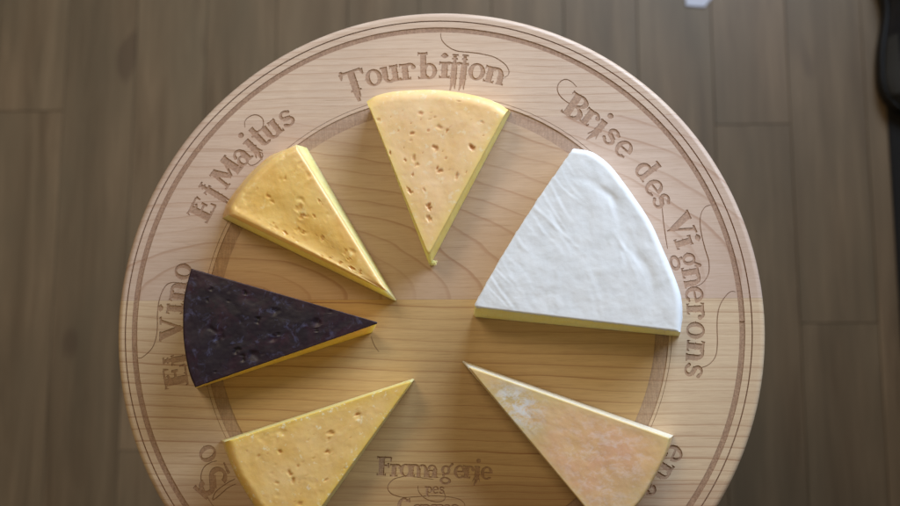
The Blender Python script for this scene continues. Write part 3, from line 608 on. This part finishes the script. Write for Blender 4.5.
def brie_fn(x, y, u, v, inner):
    # a few soft creases leave the long cut edge at an angle; a shallow gutter follows the round edge
    wx = fbm(x*22, y*22, 3.3, 2)*0.010; z = 0
    for (ex, ey, ang, ln, am, wd) in CREASE:
        dx, dy = x-ex, y-ey; ca, sa = math.cos(ang), math.sin(ang)
        a = dx*ca+dy*sa; b = -dx*sa+dy*ca+wx
        if -0.01 < a < ln*1.3:
            z += am*math.exp(-(b/wd)**2)*math.exp(-((a-ln*0.35)/(ln*0.6))**2)
            z -= 0.7*am*math.exp(-((b-2.0*wd)/(1.3*wd))**2)*math.exp(-((a-ln*0.35)/(ln*0.6))**2)
    d = v-0.86-0.03*math.sin(u*7)-0.15*fbm(x*20, y*20, 1.2, 2)
    z -= 0.0011*math.exp(-(d/0.04)**2)*math.sin(u*math.pi)*(0.6+1.2*fbm(x*35, y*35, 6, 2))
    return z
CREASE = []
_r = random.Random(12)
for q_ in range(15):      # (start on the cut edge, direction, length, height, width)
    f_ = 0.12+0.80*q_/14+_r.uniform(-0.02, 0.02)
    CREASE.append((0.0346+(0.1169-0.0346)*f_, 0.0097+(0.1392-0.0097)*f_, math.radians(-52+_r.uniform(-16, 16)), _r.uniform(0.015, 0.05), _r.uniform(0.00006, 0.00022), _r.uniform(0.0008, 0.0016)))
for q_ in range(9):
    CREASE.append((_r.uniform(0.08, 0.15), _r.uniform(0.015, 0.11), math.radians(-75+_r.uniform(-25, 25)), _r.uniform(0.02, 0.06), _r.uniform(0.00006, 0.00018), _r.uniform(0.0012, 0.0026)))
def maitus_fn(x, y, u, v, inner):
    # sunken middle with a lifted left margin
    return -0.0010*math.exp(-((u-0.30)/0.22)**2)*math.sin(math.pi*min(1, v*1.0))+0.0007*math.exp(-((u-0.06)/0.05)**2)
wedge('tourbillon', 'ivory yellow wedge with small brown pits, pointing down from under the word Tourbillon', dict(seed=1.3, rarc=0.012, rside=0.0006, amp=0.0009, fine=0.00006, pitr=0.0016, pitd=0.0007, tiny=34))
wedge('maitus', 'glossy amber yellow wedge with shallow dents, beside the words El Maitus', dict(seed=4.1, rarc=0.008, rside=0.003, amp=0.0010, fine=0.00006, dents=(0.0030, 62, 0.24), fn=maitus_fn, pitr=0.0017, pitd=0.0005, tiny=16))
wedge('brie', 'large white wedge with wrinkled bloomy rind and creamy yellow cut side', dict(seed=7.7, rarc=0.006, rside=0.0012, amp=0.0010, fine=0.00008, fn=brie_fn, bulge=0.002, rag=0.0012, nu=130, nv=170))
wedge('vino', 'dark purple black wedge with scuffed rind and golden cut side, over the words El Vino', dict(seed=2.9, rarc=0.0015, rside=0.0005, amp=0.0009, fine=0.00010, dents=(0.0040, 48, 0.24), pitr=0.0010, pitd=0.0005))
wedge('lower_left', 'light yellow wedge with white flecks along one edge, left of the word Fromagerie', dict(seed=5.5, rarc=0.010, amp=0.0009, fine=0.00015, dents=(0.002, 80, 0.2), pitr=0.0015, pitd=0.0007, tiny=40))
wedge('lower_right', 'tan and pinkish wedge with white mould patches, right of the word Fromagerie', dict(seed=9.2, rarc=0.003, rside=0.001, amp=0.0009, fine=0.00010, dents=(0.001, 60, 0.2)))
# a crumb broken off the tip of the ivory wedge
cp = CRUMB; bm = bmesh.new(); bmesh.ops.create_icosphere(bm, subdivisions=3, radius=1.0)
for v in bm.verts:
    p = v.co.copy(); k = 1+0.45*noise.noise(p*1.7+Vector((3, 1, 8)))+0.2*noise.noise(p*4)
    v.co = Vector((p.x*0.0034*k, p.y*0.0024*k, p.z*0.0022*k+0.0020))
me = bpy.data.meshes.new('cheese_crumb'); bm.to_mesh(me); bm.free(); me.materials.append(MC['tourbillon'][1])
cr = bpy.data.objects.new('cheese_crumb', me); S.collection.objects.link(cr); cr.location = (cp[0], cp[1], ZT)
tag(cr, 'tiny yellow crumb at the tip of the ivory wedge below Tourbillon', 'crumb')
# ---------------------------------------------------------------- unseen cabinet-shaped blocker beyond the right edge, added to shade the floor
t = NT('dark_stained_wood'); dn = t.noise(t.coord((6, 60, 6)), 1.0, 4); M_side = t.out(t.mix(dn, sc(34, 26, 20), sc(52, 40, 30)), 0.5)
sb = empty('shade_blocker', (1.03, 0.1, 0.0)); tag(sb, 'unseen dark blocker shaped like a cabinet, added beyond the right edge to shade the floor', 'shade_blocker')
def part_box(name, *a):
    v, f = rbox(*a); return mesh_obj(name, v, f, M_side, sb)
def rbox(x0, x1, y0, y1, z0, z1, c):
    v = []
    for z, i in ((z0, 0), (z1-c, 0), (z1, c)):
        v += [(x0+i, y0+i, z), (x1-i, y0+i, z), (x1-i, y1-i, z), (x0+i, y1-i, z)]
    f = [[3, 2, 1, 0], [8, 9, 10, 11]]
    for r in (0, 4):
        for q in range(4): f.append([r+q, r+(q+1) % 4, r+4+(q+1) % 4, r+4+q])
    return v, f
part_box('blocker_carcass', 0.83, 1.23, -0.85, 1.05, 0.06, 0.93, 0.003)
part_box('blocker_top', 0.815, 1.245, -0.87, 1.07, 0.932, 0.955, 0.004)
for y_ in (-0.84, -0.22, 0.40):
    part_box('blocker_door', 0.812, 0.828, y_, y_+0.605, 0.08, 0.91, 0.003)
for x_ in (0.85, 1.16):
    for y_ in (-0.83, 0.98): part_box('blocker_leg', x_, x_+0.05, y_, y_+0.05, 0.0072, 0.0595, 0.002)
# ---------------------------------------------------------------- things on the floor at the frame's edge
t = NT('pale_paper'); M_card = t.out(sc(190, 190, 200), 0.7)
cz = 0.0012
cv = [(0.360, 0.5530, cz), (0.389, 0.5500, cz), (0.402, 0.5650, cz), (0.412, 0.700, cz), (0.352, 0.705, cz)]
cv2 = [(x, y, z+0.0012) for x, y, z in cv]; n5 = 5
card = mesh_obj('paper_sheet', cv+cv2, [[4, 3, 2, 1, 0], [5, 6, 7, 8, 9]]+[[i, (i+1) % 5, 5+(i+1) % 5, 5+i] for i in range(5)], M_card, loc=(0.38, 0.62, 0.0012))
tag(card, 'pale grey paper corner lying on the floor at the top edge', 'paper')
t = NT('black_shade_sheet'); mn = t.noise(t.coord(), 500, 3); M_shade = t.out(t.mix(mn, sc(14, 12, 11), sc(34, 30, 27)), 0.95, t.bump(mn, 0.8, 0.002))
def rbox(x0, x1, y0, y1, z0, z1, c):
    v = []; 
    for z, i in ((z0, 0), (z1-c, 0), (z1, c)):
        v += [(x0+i, y0+i, z), (x1-i, y0+i, z), (x1-i, y1-i, z), (x0+i, y1-i, z)]
    f = [[3, 2, 1, 0], [8, 9, 10, 11]]
    for r in (0, 4):
        for q in range(4): f.append([r+q, r+(q+1) % 4, r+4+(q+1) % 4, r+4+q])
    return v, f
v_, f_ = rbox(0.668, 1.25, -0.9, 1.1, 0.0003, 0.007, 0.003)  # black sheet over the planks, stands in for the floor's deep shade
mt_ = mesh_obj('shade_sheet', v_, f_, M_shade, loc=(0.95, 0.1, 0.0)); tag(mt_, 'black sheet laid in place of deep floor shade along the right edge', 'mat')
# black shoe standing on the dark sheet, toe towards the bottom of the picture
t = NT('black_shoe_leather'); sn = t.noise(t.coord(), 90, 3); M_shoe = t.out(t.mix(sn, sc(12, 13, 18), sc(26, 28, 36)), 0.45)
t = NT('black_rubber_sole'); M_sole = t.out(sc(12, 12, 12), 0.6)
t = NT('grey_shoe_panel'); M_pan = t.out(sc(50, 48, 44), 0.8)
SX, SY, SZ = 0.702, 0.360, 0.007
def half(tn):    # half width along the shoe, tn 0 toe .. 1 heel
    return 0.049*math.sqrt(max(0, 1-(1-min(1, tn/0.22))**2))*(1-0.28*math.exp(-((tn-0.62)/0.2)**2))*math.sqrt(max(0, 1-max(0, (tn-0.88)/0.12)**2))
def loft(prof_fn, nt, na):
    V_, F_ = [], []
    for i in range(nt+1):
        tn = 0.004+0.992*i/nt
        for k in range(na): V_.append(prof_fn(tn, k*2*math.pi/na))
    for i in range(nt):
        for k in range(na): F_.append((i*na+k, i*na+(k+1) % na, (i+1)*na+(k+1) % na, (i+1)*na+k))
    F_.append(list(range(na))); F_.append([nt*na+k for k in range(na)][::-1]); return V_, F_
def sole(tn, a):
    w_ = half(tn)+0.002; c, s_ = math.cos(a), math.sin(a); k = max(abs(c), abs(s_)); return (SX+w_*c/k, SY+tn*0.28, SZ+0.0125+0.0125*s_/k)
def upper(tn, a):
    w_ = half(tn); hh = (0.028+0.045*min(1, max(0, (tn-0.1)/0.45))**1.3)*math.sqrt(max(0.02, min(1, tn/0.10)))*math.sqrt(max(.05, min(1, (1-tn)/0.04)))
    c, s_ = math.cos(a), math.sin(a); zz = SZ+0.02+(hh*max(0, s_)**0.8 if s_ > 0 else 0.004*s_); return (SX+w_*c*(1-0.25*max(0, s_)), SY+tn*0.28, zz)
shoe = empty('shoe', (SX, SY+0.14, SZ)); tag(shoe, 'black shoe with a grey side panel at the upper right edge', 'shoe')
a1, a2 = loft(sole, 40, 24); mesh_obj('sole', a1, a2, M_sole, shoe)
a1, a2 = loft(upper, 40, 32); mesh_obj('upper', a1, a2, M_shoe, shoe, smooth=True)
pv, pf = [], []
for i in range(13):
    tn = 0.10+0.32*i/12
    for k in range(7):
        a = math.pi-(0.18+0.75*k/6*(1-0.5*i/12)); x, y, z = upper(tn, a); pv.append((x-0.0018, y, z+0.0012))
for i in range(12):
    for k in range(6): pf.append((i*7+k, i*7+k+1, (i+1)*7+k+1, (i+1)*7+k))
mesh_obj('side_panel', pv, pf, M_pan, shoe, smooth=True)
pv, pf = [], []
for q in range(3):      # laces across the instep
    tn = 0.42+0.07*q; b = len(pv)
    for k in range(13):
        a = math.pi*(0.22+0.56*k/12)
        for dy, dz in ((-0.003, 0.0), (0, 0.003), (0.003, 0.0)):
            x, y, z = upper(tn, a); pv.append((x, y+dy, z+dz+0.0005))
    for k in range(12):
        for e in range(2): pf.append((b+k*3+e, b+k*3+e+1, b+(k+1)*3+e+1, b+(k+1)*3+e))
mesh_obj('laces', pv, pf, M_pan, shoe, smooth=True)
